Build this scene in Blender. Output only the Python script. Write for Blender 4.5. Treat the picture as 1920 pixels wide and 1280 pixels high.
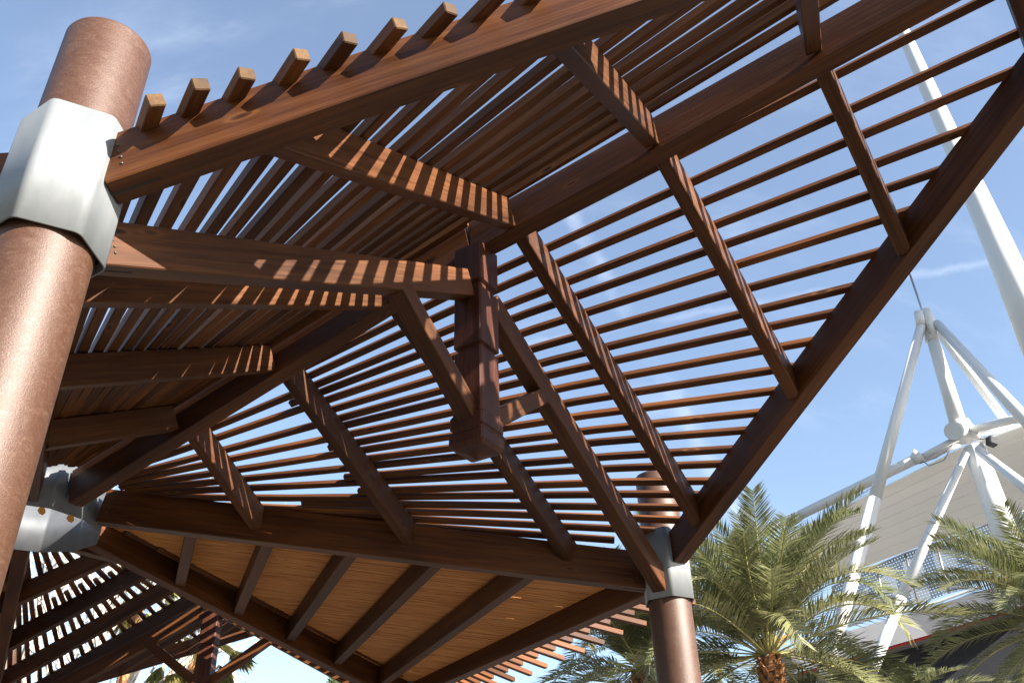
import bpy, bmesh, math, random
from mathutils import Vector, Matrix
random.seed(7)
for o in list(bpy.data.objects): bpy.data.objects.remove(o)
scn = bpy.context.scene
COL = scn.collection
R = math.radians

# ------------------------------------------------------------------ camera
EYE = 1.6
FPX = 1660.0
CAMM = [[0.9995989791618864, -0.028317500922838024, 0.0],
        [0.015090806605433901, 0.5327007817047636, 0.8461690993691103],
        [-0.0239613942522618, -0.8458297679276954, 0.5329144915207962]]   # rows: world axes in (right, down, forward)
camd = bpy.data.cameras.new('camera'); cam = bpy.data.objects.new('camera', camd); COL.objects.link(cam)
camd.sensor_width = 36.0; camd.lens = FPX / 1920 * 36.0; camd.clip_end = 5000; camd.clip_start = 0.05
rt = Vector([r[0] for r in CAMM]); dn = Vector([r[1] for r in CAMM]); fw = Vector([r[2] for r in CAMM])
mw = Matrix((rt, -dn, -fw)).transposed().to_4x4(); mw.translation = (0, 0, EYE)
cam.matrix_world = mw
scn.camera = cam

def raydir(px, py):
    d = Vector((px - 960, py - 640, FPX)).normalized()
    return rt * d.x + dn * d.y + fw * d.z
def at(px, py, dist):
    """point seen at a pixel of the photograph, at a horizontal distance from the camera"""
    d = raydir(px, py); h = math.hypot(d.x, d.y)
    return Vector((0, 0, EYE)) + d * (dist / h)

# ------------------------------------------------------------------ sun, sky, exposure
SUN_AZ, SUN_EL = 125.0, 27.0      # clockwise from the view heading (+Y)
sd = bpy.data.lights.new('sun', 'SUN'); so = bpy.data.objects.new('sun', sd); COL.objects.link(so)
sd.energy = 5.0; sd.angle = R(0.5); sd.color = (1.0, 0.94, 0.86)
so.rotation_euler = (R(90 - SUN_EL), 0, math.pi - R(SUN_AZ)); so.location = (12, -10, 20)
world = bpy.data.worlds.new('World'); scn.world = world; world.use_nodes = True
scn.view_settings.view_transform = 'Standard'; scn.view_settings.look = 'None'
scn.view_settings.gamma = 1.0; scn.view_settings.use_curve_mapping = False
scn.view_settings.exposure = 2.13

def build_world():
    nt = world.node_tree; nt.nodes.clear(); N = nt.nodes.new; L = nt.links.new
    out = N('ShaderNodeOutputWorld'); bg = N('ShaderNodeBackground'); bg.inputs[1].default_value = 0.066
    sky = N('ShaderNodeTexSky'); sky.sky_type = 'NISHITA'; sky.sun_disc = False
    sky.sun_elevation = R(SUN_EL); sky.sun_rotation = R(SUN_AZ)
    sky.air_density = 1.0; sky.dust_density = 0.8; sky.ozone_density = 1.6; sky.altitude = 0
    tc = N('ShaderNodeTexCoord')
    def mth(op, a, b=None, c=None):
        n = N('ShaderNodeMath'); n.operation = op
        for i, v in enumerate((a, b, c)):
            if v is None: continue
            if isinstance(v, (int, float)): n.inputs[i].default_value = v
            else: L(v, n.inputs[i])
        return n.outputs[0]
    def dot(vec):
        n = N('ShaderNodeVectorMath'); n.operation = 'DOT_PRODUCT'; L(tc.outputs['Generated'], n.inputs[0])
        n.inputs[1].default_value = vec; return n.outputs['Value']
    def noise(scale, detail, rough=0.6, mapscale=None):
        n = N('ShaderNodeTexNoise'); n.inputs['Scale'].default_value = scale
        n.inputs['Detail'].default_value = detail; n.inputs['Roughness'].default_value = rough
        if mapscale:
            m = N('ShaderNodeMapping'); m.inputs['Scale'].default_value = mapscale
            m.inputs['Rotation'].default_value = (0.3, 0.5, 0.8)
            L(tc.outputs['Generated'], m.inputs[0]); L(m.outputs[0], n.inputs[0])
        else: L(tc.outputs['Generated'], n.inputs[0])
        return n.outputs['Fac']
    def smooth(v, lo, hi):
        n = N('ShaderNodeMapRange'); n.interpolation_type = 'SMOOTHSTEP'
        L(v, n.inputs[0]); n.inputs[1].default_value = lo; n.inputs[2].default_value = hi
        return n.outputs[0]
    # two aircraft trails: bands round a great circle, ragged with noise
    def trail(p0, p1, width, strength):
        a = raydir(*p0); b = raydir(*p1); n = a.cross(b).normalized(); mid = (a + b).normalized()
        along = n.cross(mid).normalized()
        d = dot(n); wob = mth('MULTIPLY', mth('SUBTRACT', noise(26, 5, 0.7), 0.5), width * 2.2)
        d = mth('ABSOLUTE', mth('ADD', d, wob))
        core = mth('SUBTRACT', 1.0, smooth(d, 0.0, width))
        lim = math.sin(math.acos(max(-1, min(1, a.dot(b)))) / 2)
        fade = mth('SUBTRACT', 1.0, smooth(mth('ABSOLUTE', dot(along)), lim * 0.85, lim * 1.25))
        br = smooth(noise(11, 3), 0.30, 0.62)
        return mth('MULTIPLY', mth('MULTIPLY', core, fade), mth('MULTIPLY', br, strength))
    t1 = trail((1060, 380), (1390, 975), 0.015, 0.15)
    t2 = trail((640, 705), (1880, 487), 0.0065, 0.10)
    wisps = mth('MULTIPLY', smooth(noise(2.2, 7, 0.62, (1.0, 3.2, 1.6)), 0.50, 0.85), 0.12)
    wisps2 = mth('MULTIPLY', smooth(noise(5.0, 6, 0.6, (0.7, 4.0, 2.0)), 0.52, 0.85), 0.10)
    cov = mth('MINIMUM', mth('ADD', mth('ADD', t1, t2), mth('ADD', mth('ADD', wisps, wisps2), 0.045)), 0.85)
    mix = N('ShaderNodeMix'); mix.data_type = 'RGBA'
    L(cov, mix.inputs[0]); L(sky.outputs[0], mix.inputs[6]); mix.inputs[7].default_value = (7.0, 7.4, 8.0, 1)
    L(mix.outputs[2], bg.inputs[0]); L(bg.outputs[0], out.inputs[0])
build_world()

# ------------------------------------------------------------------ materials
def newmat(name):
    m = bpy.data.materials.new(name); m.use_nodes = True
    nt = m.node_tree; b = nt.nodes['Principled BSDF']; return m, nt, b
def nnode(nt, kind, **kw):
    n = nt.nodes.new(kind)
    for k, v in kw.items(): n.inputs[k].default_value = v
    return n
def ramp(nt, fac, stops):
    n = nt.nodes.new('ShaderNodeValToRGB'); e = n.color_ramp.elements
    while len(e) < len(stops): e.new(0.5)
    for x, (p, c) in zip(e, stops): x.position = p; x.color = (*c, 1)
    nt.links.new(fac, n.inputs[0]); return n.outputs[0]
def objcoord(nt, scale, rand=True):
    tc = nt.nodes.new('ShaderNodeTexCoord'); mp = nt.nodes.new('ShaderNodeMapping')
    mp.inputs['Scale'].default_value = scale
    nt.links.new(tc.outputs['Object'], mp.inputs[0])
    if rand:
        oi = nt.nodes.new('ShaderNodeObjectInfo'); mu = nt.nodes.new('ShaderNodeMath'); mu.operation = 'MULTIPLY'
        mu.inputs[1].default_value = 37.0; nt.links.new(oi.outputs['Random'], mu.inputs[0])
        nt.links.new(mu.outputs[0], mp.inputs['Location'])
        return mp.outputs[0], oi.outputs['Random']
    return mp.outputs[0], None
def mixc(nt, fac, a, b, mode='MIX'):
    n = nt.nodes.new('ShaderNodeMix'); n.data_type = 'RGBA'; n.blend_type = mode
    for i, v in ((0, fac), (6, a), (7, b)):
        if isinstance(v, (int, float)): n.inputs[i].default_value = v
        elif isinstance(v, tuple): n.inputs[i].default_value = (*v, 1)
        else: nt.links.new(v, n.inputs[i])
    return n.outputs[2]

def wood(name, dark, mid, light, rough=0.5, var=0.35, knots=True):
    m, nt, b = newmat(name); L = nt.links.new
    v, rnd = objcoord(nt, (1.0, 26, 26))
    n1 = nnode(nt, 'ShaderNodeTexNoise', Scale=1.6, Detail=7, Roughness=0.62, Distortion=0.4); L(v, n1.inputs[0])
    c = ramp(nt, n1.outputs['Fac'], [(0.28, dark), (0.52, mid), (0.78, light)])
    v2, _ = objcoord(nt, (0.5, 3, 3))
    n2 = nnode(nt, 'ShaderNodeTexNoise', Scale=1.4, Detail=3); L(v2, n2.inputs[0])
    c2 = ramp(nt, n2.outputs['Fac'], [(0.3, (0.55, 0.52, 0.50)), (0.7, (1.30, 1.24, 1.15))])
    c = mixc(nt, 1.0, c, c2, 'MULTIPLY')
    rr = ramp(nt, rnd, [(0.0, (1 - var, 1 - var, 1 - var * 0.9)), (1.0, (1 + var, 1 + var, 1 + var * 0.9))])
    c = mixc(nt, 1.0, c, rr, 'MULTIPLY')
    if knots:
        v3, _ = objcoord(nt, (1.0, 3.4, 3.4))
        vo = nnode(nt, 'ShaderNodeTexVoronoi', Scale=1.7); L(v3, vo.inputs[0])
        kf = ramp(nt, vo.outputs['Distance'], [(0.035, (1, 1, 1)), (0.085, (0, 0, 0))])
        c = mixc(nt, kf, c, tuple(x * 0.5 for x in dark))
        kr = ramp(nt, vo.outputs['Distance'], [(0.075, (0, 0, 0)), (0.105, (0.55, 0.55, 0.55)), (0.16, (0, 0, 0))])
        c = mixc(nt, kr, c, light)
        v4, _ = objcoord(nt, (7, 30, 30))
        n4 = nnode(nt, 'ShaderNodeTexNoise', Scale=2.0, Detail=4, Roughness=0.6); L(v4, n4.inputs[0])
        sc = ramp(nt, n4.outputs['Fac'], [(0.735, (0, 0, 0)), (0.76, (0.8, 0.8, 0.8))])
        c = mixc(nt, sc, c, (0.15, 0.09, 0.05))
    L(c, b.inputs['Base Color'])
    rg = ramp(nt, n1.outputs['Fac'], [(0.2, (rough - .1,) * 3), (0.8, (rough + .14,) * 3)]); L(rg, b.inputs['Roughness'])
    b.inputs['Specular IOR Level'].default_value = 0.2
    bp = nnode(nt, 'ShaderNodeBump', Strength=0.35, Distance=0.004); L(n1.outputs['Fac'], bp.inputs['Height'])
    L(bp.outputs[0], b.inputs['Normal'])
    return m
M = {}
M['beam'] = wood('stained_glulam', (0.0339, 0.0109, 0.0035), (0.0715, 0.0249, 0.0069), (0.1082, 0.0423, 0.0118), 0.45, 0.16)
M['rafter'] = wood('stained_rafter', (0.0316, 0.0108, 0.0039), (0.0661, 0.0245, 0.0079), (0.1014, 0.0417, 0.0141), 0.5, 0.28)
M['slat'] = wood('stained_slat', (0.0424, 0.0141, 0.0043), (0.0948, 0.0343, 0.0101), (0.1615, 0.0651, 0.0196), 0.55, 0.35)
M['king'] = wood('stained_post', (0.0273, 0.0085, 0.0045), (0.0561, 0.0190, 0.0101), (0.0872, 0.0342, 0.0189), 0.44, 0.08)
M['endgrain'] = wood('slat_endgrain', (0.0385, 0.0185, 0.0062), (0.0732, 0.0385, 0.0139), (0.1116, 0.0655, 0.0262), 0.7, 0.25, False)

def steel_paint():
    m, nt, b = newmat('bronze_paint'); L = nt.links.new
    v, _ = objcoord(nt, (1, 1, 1.7), False)
    n1 = nnode(nt, 'ShaderNodeTexNoise', Scale=9.0, Detail=14, Roughness=0.86, Distortion=1.6); L(v, n1.inputs[0])
    n2 = nnode(nt, 'ShaderNodeTexNoise', Scale=48, Detail=8, Roughness=0.75, Distortion=1.2); L(v, n2.inputs[0])
    add = nt.nodes.new('ShaderNodeMath'); add.operation = 'MULTIPLY_ADD'; add.inputs[1].default_value = 0.55
    L(n2.outputs['Fac'], add.inputs[0]); L(n1.outputs['Fac'], add.inputs[2])
    c = ramp(nt, add.outputs[0], [(0.64, (0.050, 0.0185, 0.0075)), (0.80, (0.062, 0.0265, 0.0125)), (0.95, (0.088, 0.049, 0.030))])
    L(c, b.inputs['Base Color']); b.inputs['Metallic'].default_value = 0.08
    n3 = nnode(nt, 'ShaderNodeTexNoise', Scale=160, Detail=3); L(v, n3.inputs[0])
    rg = ramp(nt, add.outputs[0], [(0.5, (0.40,) * 3), (0.95, (0.58,) * 3)]); L(rg, b.inputs['Roughness'])
    bp = nnode(nt, 'ShaderNodeBump', Strength=0.5, Distance=0.003); L(n3.outputs['Fac'], bp.inputs['Height']); L(bp.outputs[0], b.inputs['Normal'])
    return m
M['paint'] = steel_paint()
def galv():
    m, nt, b = newmat('galvanised_steel'); L = nt.links.new
    v, _ = objcoord(nt, (1, 1, 0.35), False)
    n1 = nnode(nt, 'ShaderNodeTexNoise', Scale=9, Detail=6, Roughness=0.65); L(v, n1.inputs[0])
    c = ramp(nt, n1.outputs['Fac'], [(0.3, (0.150, 0.161, 0.164)), (0.55, (0.182, 0.191, 0.193)), (0.8, (0.205, 0.21, 0.209))])
    L(c, b.inputs['Base Color']); b.inputs['Metallic'].default_value = 0.2
    rg = ramp(nt, n1.outputs['Fac'], [(0.3, (0.42,) * 3), (0.8, (0.58,) * 3)]); L(rg, b.inputs['Roughness'])
    bp = nnode(nt, 'ShaderNodeBump', Strength=0.05, Distance=0.003); L(n1.outputs['Fac'], bp.inputs['Height']); L(bp.outputs[0], b.inputs['Normal'])
    return m
M['galv'] = galv()
def plain(name, col, rough=0.5, metal=0.0, scale=6.0, var=0.2):
    m, nt, b = newmat(name); v, _ = objcoord(nt, (1, 1, 1), False)
    n1 = nnode(nt, 'ShaderNodeTexNoise', Scale=scale, Detail=5); nt.links.new(v, n1.inputs[0])
    c = ramp(nt, n1.outputs['Fac'], [(0.3, tuple(x * (1 - var) for x in col)), (0.7, tuple(min(1, x * (1 + var)) for x in col))])
    nt.links.new(c, b.inputs['Base Color']); b.inputs['Roughness'].default_value = rough; b.inputs['Metallic'].default_value = metal
    return m
M['galv_dull'] = plain('dull_zinc_sheet', (0.095, 0.10, 0.105), 0.5, 0.3, 7.0, 0.18)
M['screw'] = plain('zinc_screw', (0.07, 0.068, 0.062), 0.4, 0.5)
M['darkslot'] = plain('slot_shadow', (0.012, 0.008, 0.006), 0.9)
M['leaf_orange'] = plain('dry_leaf', (0.45, 0.20, 0.03), 0.7)
M['white'] = plain('white_tube_paint', (0.54, 0.54, 0.525), 0.4, 0, 0.6, 0.04)
M['membrane'] = plain('membrane_fabric', (0.82, 0.82, 0.78), 0.7, 0, 0.3, 0.05)
M['concrete'] = plain('pale_concrete', (0.21, 0.21, 0.22), 0.8, 0, 0.5, 0.1)
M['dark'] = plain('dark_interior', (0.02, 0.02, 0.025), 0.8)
M['red'] = plain('red_trim', (0.45, 0.03, 0.02), 0.5)
M['cable'] = plain('steel_cable', (0.35, 0.35, 0.36), 0.35, 0.8)
M['bark_white'] = plain('pale_bark', (0.50, 0.44, 0.38), 0.8, 0, 9, 0.35)
M['twig'] = plain('grey_twig', (0.24, 0.19, 0.15), 0.8, 0, 9, 0.3)
M['boot'] = plain('palm_boot', (0.26, 0.11, 0.035), 0.8, 0, 14, 0.45)
M['trunk'] = plain('palm_trunk', (0.16, 0.10, 0.06), 0.9, 0, 8, 0.4)
M['rachis'] = plain('frond_stalk', (0.30, 0.27, 0.10), 0.5, 0, 3, 0.2)
M['fruitstalk'] = plain('fruit_stalk', (0.45, 0.24, 0.05), 0.6)
def ground_mat():
    m, nt, b = newmat('paving'); L = nt.links.new
    v, _ = objcoord(nt, (1, 1, 1), False)
    br = nnode(nt, 'ShaderNodeTexBrick', Scale=1.0); L(v, br.inputs[0])
    br.inputs['Color1'].default_value = (0.10, 0.09, 0.08, 1); br.inputs['Color2'].default_value = (0.08, 0.075, 0.068, 1); br.inputs['Mortar'].default_value = (0.08, 0.075, 0.07, 1)
    n1 = nnode(nt, 'ShaderNodeTexNoise', Scale=0.6, Detail=6); L(v, n1.inputs[0])
    c = mixc(nt, 0.35, br.outputs[0], ramp(nt, n1.outputs['Fac'], [(0.3, (0.06, 0.055, 0.05)), (0.7, (0.11, 0.10, 0.09))]))
    L(c, b.inputs['Base Color']); b.inputs['Roughness'].default_value = 0.85; return m
M['ground'] = ground_mat()
def reed():
    m, nt, b = newmat('split_reed'); L = nt.links.new
    v, _ = objcoord(nt, (1.2, 60, 8), False)
    n1 = nnode(nt, 'ShaderNodeTexNoise', Scale=1.5, Detail=6, Roughness=0.7); L(v, n1.inputs[0])
    c = ramp(nt, n1.outputs['Fac'], [(0.25, (0.24, 0.080, 0.018)), (0.5, (0.55, 0.22, 0.055)), (0.75, (0.78, 0.38, 0.11))])
    L(c, b.inputs['Base Color']); b.inputs['Roughness'].default_value = 0.6
    tr = nt.nodes.new('ShaderNodeBsdfTranslucent'); L(c, tr.inputs[0])
    mx = nt.nodes.new('ShaderNodeMixShader'); mx.inputs[0].default_value = 0.12
    L(b.outputs[0], mx.inputs[1]); L(tr.outputs[0], mx.inputs[2]); L(mx.outputs[0], nt.nodes['Material Output'].inputs[0])
    return m
M['reed'] = reed()
def leafmat(name, dark, light, trans=0.3):
    m, nt, b = newmat(name); L = nt.links.new
    g = nt.nodes.new('ShaderNodeNewGeometry'); v, rnd = objcoord(nt, (1, 1, 1))
    n1 = nnode(nt, 'ShaderNodeTexNoise', Scale=2.2, Detail=4); L(v, n1.inputs[0])
    a = nt.nodes.new('ShaderNodeMath'); a.operation = 'MULTIPLY_ADD'; a.inputs[1].default_value = 0.45
    L(g.outputs['Random Per Island'], a.inputs[0]); L(n1.outputs['Fac'], a.inputs[2])
    c = ramp(nt, a.outputs[0], [(0.35, dark), (0.95, light)])
    rr = ramp(nt, rnd, [(0, (0.8, 0.85, 0.75)), (1, (1.2, 1.1, 1.0))]); c = mixc(nt, 1.0, c, rr, 'MULTIPLY')
    L(c, b.inputs['Base Color']); b.inputs['Roughness'].default_value = 0.5
    tr = nt.nodes.new('ShaderNodeBsdfTranslucent'); L(c, tr.inputs[0])
    mx = nt.nodes.new('ShaderNodeMixShader'); mx.inputs[0].default_value = trans
    L(b.outputs[0], mx.inputs[1]); L(tr.outputs[0], mx.inputs[2]); L(mx.outputs[0], nt.nodes['Material Output'].inputs[0])
    return m
M['palm'] = leafmat('palm_leaflet', (0.046, 0.060, 0.024), (0.26, 0.265, 0.130))
M['fan'] = leafmat('fan_leaflet', (0.09, 0.10, 0.03), (0.30, 0.27, 0.10))
M['cypress'] = leafmat('cypress_spray', (0.03, 0.05, 0.02), (0.08, 0.11, 0.04))
def perforated():
    m, nt, b = newmat('perforated_sheet'); L = nt.links.new
    tc = nt.nodes.new('ShaderNodeTexCoord'); mp = nt.nodes.new('ShaderNodeMapping'); L(tc.outputs['Object'], mp.inputs[0])
    mp.inputs['Scale'].default_value = (7.0, 7.0, 7.0)
    fr = nt.nodes.new('ShaderNodeVectorMath'); fr.operation = 'FRACTION'; L(mp.outputs[0], fr.inputs[0])
    sb = nt.nodes.new('ShaderNodeVectorMath'); sb.operation = 'SUBTRACT'; sb.inputs[1].default_value = (0.5, 0.5, 0.5); L(fr.outputs[0], sb.inputs[0])
    ml = nt.nodes.new('ShaderNodeVectorMath'); ml.operation = 'MULTIPLY'; ml.inputs[1].default_value = (1, 0, 1); L(sb.outputs[0], ml.inputs[0])
    ln = nt.nodes.new('ShaderNodeVectorMath'); ln.operation = 'LENGTH'; L(ml.outputs[0], ln.inputs[0])
    lt = nt.nodes.new('ShaderNodeMath'); lt.operation = 'LESS_THAN'; lt.inputs[1].default_value = 0.27; L(ln.outputs['Value'], lt.inputs[0])
    b.inputs['Base Color'].default_value = (0.30, 0.31, 0.32, 1); b.inputs['Metallic'].default_value = 0.4; b.inputs['Roughness'].default_value = 0.5
    tr = nt.nodes.new('ShaderNodeBsdfTransparent'); mx = nt.nodes.new('ShaderNodeMixShader')
    L(lt.outputs[0], mx.inputs[0]); L(b.outputs[0], mx.inputs[1]); L(tr.outputs[0], mx.inputs[2]); L(mx.outputs[0], nt.nodes['Material Output'].inputs[0])
    return m
M['perf'] = perforated()

# ------------------------------------------------------------------ helpers
def link(name, me, mats, parent=None, mat=None):
    o = bpy.data.objects.new(name, me); COL.objects.link(o)
    if not me.materials:
        for m in (mats if isinstance(mats, (list, tuple)) else [mats]): me.materials.append(m)
    if parent is not None: o.parent = parent
    if mat is not None: o.matrix_world = mat
    return o
def thing(name, label, cat, loc=(0, 0, 0), group=None):
    o = bpy.data.objects.new(name, None); COL.objects.link(o); o.location = loc
    o.empty_display_size = 0.2; o['label'] = label; o['category'] = cat
    if group: o['group'] = group
    bpy.context.view_layer.update()
    return o
def finish(bm, name, smooth=False):
    bmesh.ops.recalc_face_normals(bm, faces=bm.faces)
    me = bpy.data.meshes.new(name); bm.to_mesh(me); bm.free()
    if smooth:
        for p in me.polygons: p.use_smooth = True
    return me
def frame(P0, X, up):
    x = X.normalized(); y = up.cross(x).normalized(); z = x.cross(y)
    m = Matrix((x, y, z)).transposed().to_4x4(); m.translation = P0; return m
def setpar(o, parent, mw):
    o.parent = parent; o.matrix_parent_inverse = parent.matrix_world.inverted() if parent else Matrix(); o.matrix_basis = mw
def box_mesh(name, L, w, d, bev=0.006, z0=0.0):
    bm = bmesh.new()
    vs = [bm.verts.new((x, y, z)) for x in (0, L) for y in (-w / 2, w / 2) for z in (z0, z0 + d)]
    for f in ((0, 1, 3, 2), (4, 6, 7, 5), (0, 4, 5, 1), (2, 3, 7, 6), (0, 2, 6, 4), (1, 5, 7, 3)): bm.faces.new([vs[i] for i in f])
    if bev: bmesh.ops.bevel(bm, geom=list(bm.edges), offset=bev, segments=1, affect='EDGES')
    return finish(bm, name)
UP = Vector((0, 0, 1))
def beam(name, P0, P1, w, d, mat, parent, up=UP, bev=0.006):
    """timber whose underside runs from P0 to P1"""
    P0 = Vector(P0); P1 = Vector(P1)
    me = box_mesh(name, (P1 - P0).length, w, d, bev); me.materials.append(mat)
    o = bpy.data.objects.new(name, me); COL.objects.link(o); setpar(o, parent, frame(P0, P1 - P0, up)); return o
def tube_mesh(name, pts, radii, seg=16, cap=True):
    bm = bmesh.new(); rings = []
    pts = [Vector(p) for p in pts]
    for i, p in enumerate(pts):
        t = (pts[min(i + 1, len(pts) - 1)] - pts[max(i - 1, 0)]).normalized()
        a = t.orthogonal().normalized() if i == 0 else (pa - t * pa.dot(t)).normalized()
        pa = a; b = t.cross(a)
        rings.append([bm.verts.new(p + (a * math.cos(2 * math.pi * k / seg) + b * math.sin(2 * math.pi * k / seg)) * radii[i]) for k in range(seg)])
    for r0, r1 in zip(rings, rings[1:]):
        for k in range(seg): f = bm.faces.new((r0[k], r0[(k + 1) % seg], r1[(k + 1) % seg], r1[k])); f.smooth = True
    if cap:
        bm.faces.new(rings[0][::-1]); bm.faces.new(rings[-1])
    bmesh.ops.recalc_face_normals(bm, faces=bm.faces)
    me = bpy.data.meshes.new(name); bm.to_mesh(me); bm.free(); return me
def tube(name, pts, radii, mat, parent, seg=16):
    """tube given in world points; the object keeps its own origin at the first point"""
    o0 = Vector(pts[0]); me = tube_mesh(name, [Vector(p) - o0 for p in pts], radii, seg); me.materials.append(mat)
    o = bpy.data.objects.new(name, me); COL.objects.link(o)
    m = Matrix.Translation(o0)
    if parent is not None: setpar(o, parent, m)
    else: o.matrix_world = m
    return o

# ------------------------------------------------------------------ ground
bm = bmesh.new()
for x, y in ((-900, -900), (900, -900), (900, 900), (-900, 900)): bm.verts.new((x, y, 0))
bm.faces.new(bm.verts); g = link('ground', finish(bm, 'ground'), M['ground']); g['kind'] = 'structure'

# ------------------------------------------------------------------ plan of the pergola: a triangular grid of 6 m sides
A2 = Vector((-1.8204792691319098, 2.711874822870317)); B2 = Vector((-4.677482522222856, 7.988003366777084))
C2 = Vector((1.3202804569780775, 7.824176490695242)); D2 = Vector((4.177283710069023, 2.5480479467884756))
NN = (D2 - B2).normalized(); UU = (C2 - A2).normalized()
E2 = B2 + C2 - A2; F2 = B2 * 2 - A2; G2 = B2 + (B2 - C2); I2 = A2 + (B2 - C2)
SK = 5.196
def rot(v, deg):
    a = R(deg); return Vector((v.x * math.cos(a) - v.y * math.sin(a), v.x * math.sin(a) + v.y * math.cos(a)))
class Bay:
    """local plan of one slatted rhombus: s along the ridge away from the hub, q across it"""
    def __init__(self, deg): self.n = rot(NN, deg); self.u = rot(UU, deg)
    def p(self, s, q, z): v = B2 + self.n * s + self.u * q; return Vector((v.x, v.y, z + EYE))
ZB, ZK, ZD, ZX = 3.36, 4.38, 5.18, 2.64        # slat undersides at hub, king post, high corner, column corners (above eye)
def surf(s, q):
    q = abs(q)
    if s <= SK: return ZB + (ZK - ZB) * s / SK + (ZX - ZK) * q / 3 + 0.13 * min(q / (0.577 * max(s, 0.3)), 1.1) * (1 - s / SK)
    return ZK + (ZD - ZK) * (s - SK) / SK + (ZX - ZK) * q / 3
S0 = 0.3        # the slats fan out from a point this far behind the hub

# slats are shared by the bays; each is a bar bent where the roof folds
def slat_pts(t, s_start, over):
    """plan line q = t (s + S0) from s_start to the outer edge plus overhang"""
    # outer edge: |q| = 3 - (s - SK) tan30
    a = abs(t); k = math.tan(R(30))
    s_end = (3 + SK * k - a * S0) / (a + k)
    s_end += over
    if a > 0.515: s_end = min(s_end, SK - 0.32 - (a - 0.515) * 2)
    ss = [s_start]
    if s_start < SK - 0.2 and s_end > SK + 0.05: ss.append(SK)
    ss.append(s_end)
    return [(s, t * (s + S0)) for s in ss]
def slat_mesh(pts, w, h):
    """bar following pts (bay coordinates, 3D relative to the first point in a frame along the bar)"""
    bm = bmesh.new(); rings = []
    for i, (p, sd_, nr) in enumerate(pts):
        r = [bm.verts.new(p + sd_ * (a * w / 2) + nr * b) for a, b in ((-1, 0.0), (1, 0.0), (1, h), (-1, h))]
        rings.append(r)
    for r0, r1 in zip(rings, rings[1:]):
        for k in range(4): bm.faces.new((r0[k], r0[(k + 1) % 4], r1[(k + 1) % 4], r1[k]))
    e0 = bm.faces.new(rings[0][::-1]); e1 = bm.faces.new(rings[-1]); e0.material_index = 1; e1.material_index = 1
    bmesh.ops.recalc_face_normals(bm, faces=bm.faces)
    es = [e for e in bm.edges if len(e.link_faces) == 2 and e.calc_face_angle(0) > 0.8]
    bmesh.ops.bevel(bm, geom=es, offset=0.005, segments=1, affect='EDGES', material=-1)
    return finish(bm, 'slat')
def make_slat(bay, t, s_start, over, parent, w=0.071, h=0.056):
    w, h = (0.070, 0.057) if t < 0 else (0.057, 0.050)
    pp0 = slat_pts(t, s_start, over); pp = []
    for (sa, qa), (sb, qb) in zip(pp0, pp0[1:]):
        n_ = max(1, int((sb - sa) / 1.3))
        pp += [(sa + (sb - sa) * k / n_, qa + (qb - qa) * k / n_) for k in range(n_)]
    pp.append(pp0[-1])
    pp = [(s, q + random.uniform(-0.006, 0.006)) for s, q in pp]
    W3 = [bay.p(s, q, surf(s, q) + random.uniform(0, 0.006)) for s, q in pp]
    fr = frame(W3[0], W3[-1] - W3[0], UP); inv = fr.inverted()
    nrm = []
    for (s, q) in pp:
        e = 0.02; sg = 1 if q > 0 else -1
        P = bay.p(s, q, surf(s, q)); Px = bay.p(s + e, q, surf(s + e, q)); Py = bay.p(s, q + sg * e, surf(s, q + sg * e))
        n = (Px - P).cross(Py - P).normalized(); n = n if n.z > 0 else -n
        nrm.append(n)
    n = nrm[0]; out = []
    for i, P in enumerate(W3):
        X = (W3[min(i + 1, len(W3) - 1)] - W3[max(i - 1, 0)]).normalized(); sd_ = n.cross(X).normalized()
        out.append((inv @ P, inv.to_3x3() @ sd_, inv.to_3x3() @ n))
    me = slat_mesh(out, w, h); me.materials.append(M['slat']); me.materials.append(M['endgrain'])
    o = bpy.data.objects.new('slat', me); COL.objects.link(o); setpar(o, parent, fr); return o

def screw_mesh():
    return tube_mesh('screw', [(0, 0, 0), (0, 0, 0.004), (0, 0, 0.006)], [0.006, 0.006, 0.003], 8)
SCREW = screw_mesh(); SCREW.materials.append(M['screw'])
def screw(P, nrm, parent, sc=1.0):
    o = bpy.data.objects.new('screw', SCREW); COL.objects.link(o)
    z = Vector(nrm).normalized(); x = z.orthogonal().normalized(); y = z.cross(x)
    m = Matrix((x * sc, y * sc, z * sc)).transposed().to_4x4(); m.translation = P
    setpar(o, parent, m); return o

RAF_S = [2.11, 3.22, 4.37, 5.54, 6.70, 7.85, 9.0]
NEAR_END = {2.11: (1.98, 1), 3.22: (3.22, 1), 4.37: (4.45, 1), 5.54: (5.85, 1), 6.70: (6.97, 1), 7.85: (8.03, 1), 9.0: (9.12, 1)}
FAR_END = {2.11: (1.97, 1), 3.22: (3.22, 1), 4.37: (4.47, 1), 5.54: (5.67, 1), 6.70: (6.84, 1), 7.85: (7.93, 1), 9.0: (9.05, 1)}
def edge_q(s): return 3 * s / SK if s <= SK else 3 - 3 * (s - SK) / SK

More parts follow.
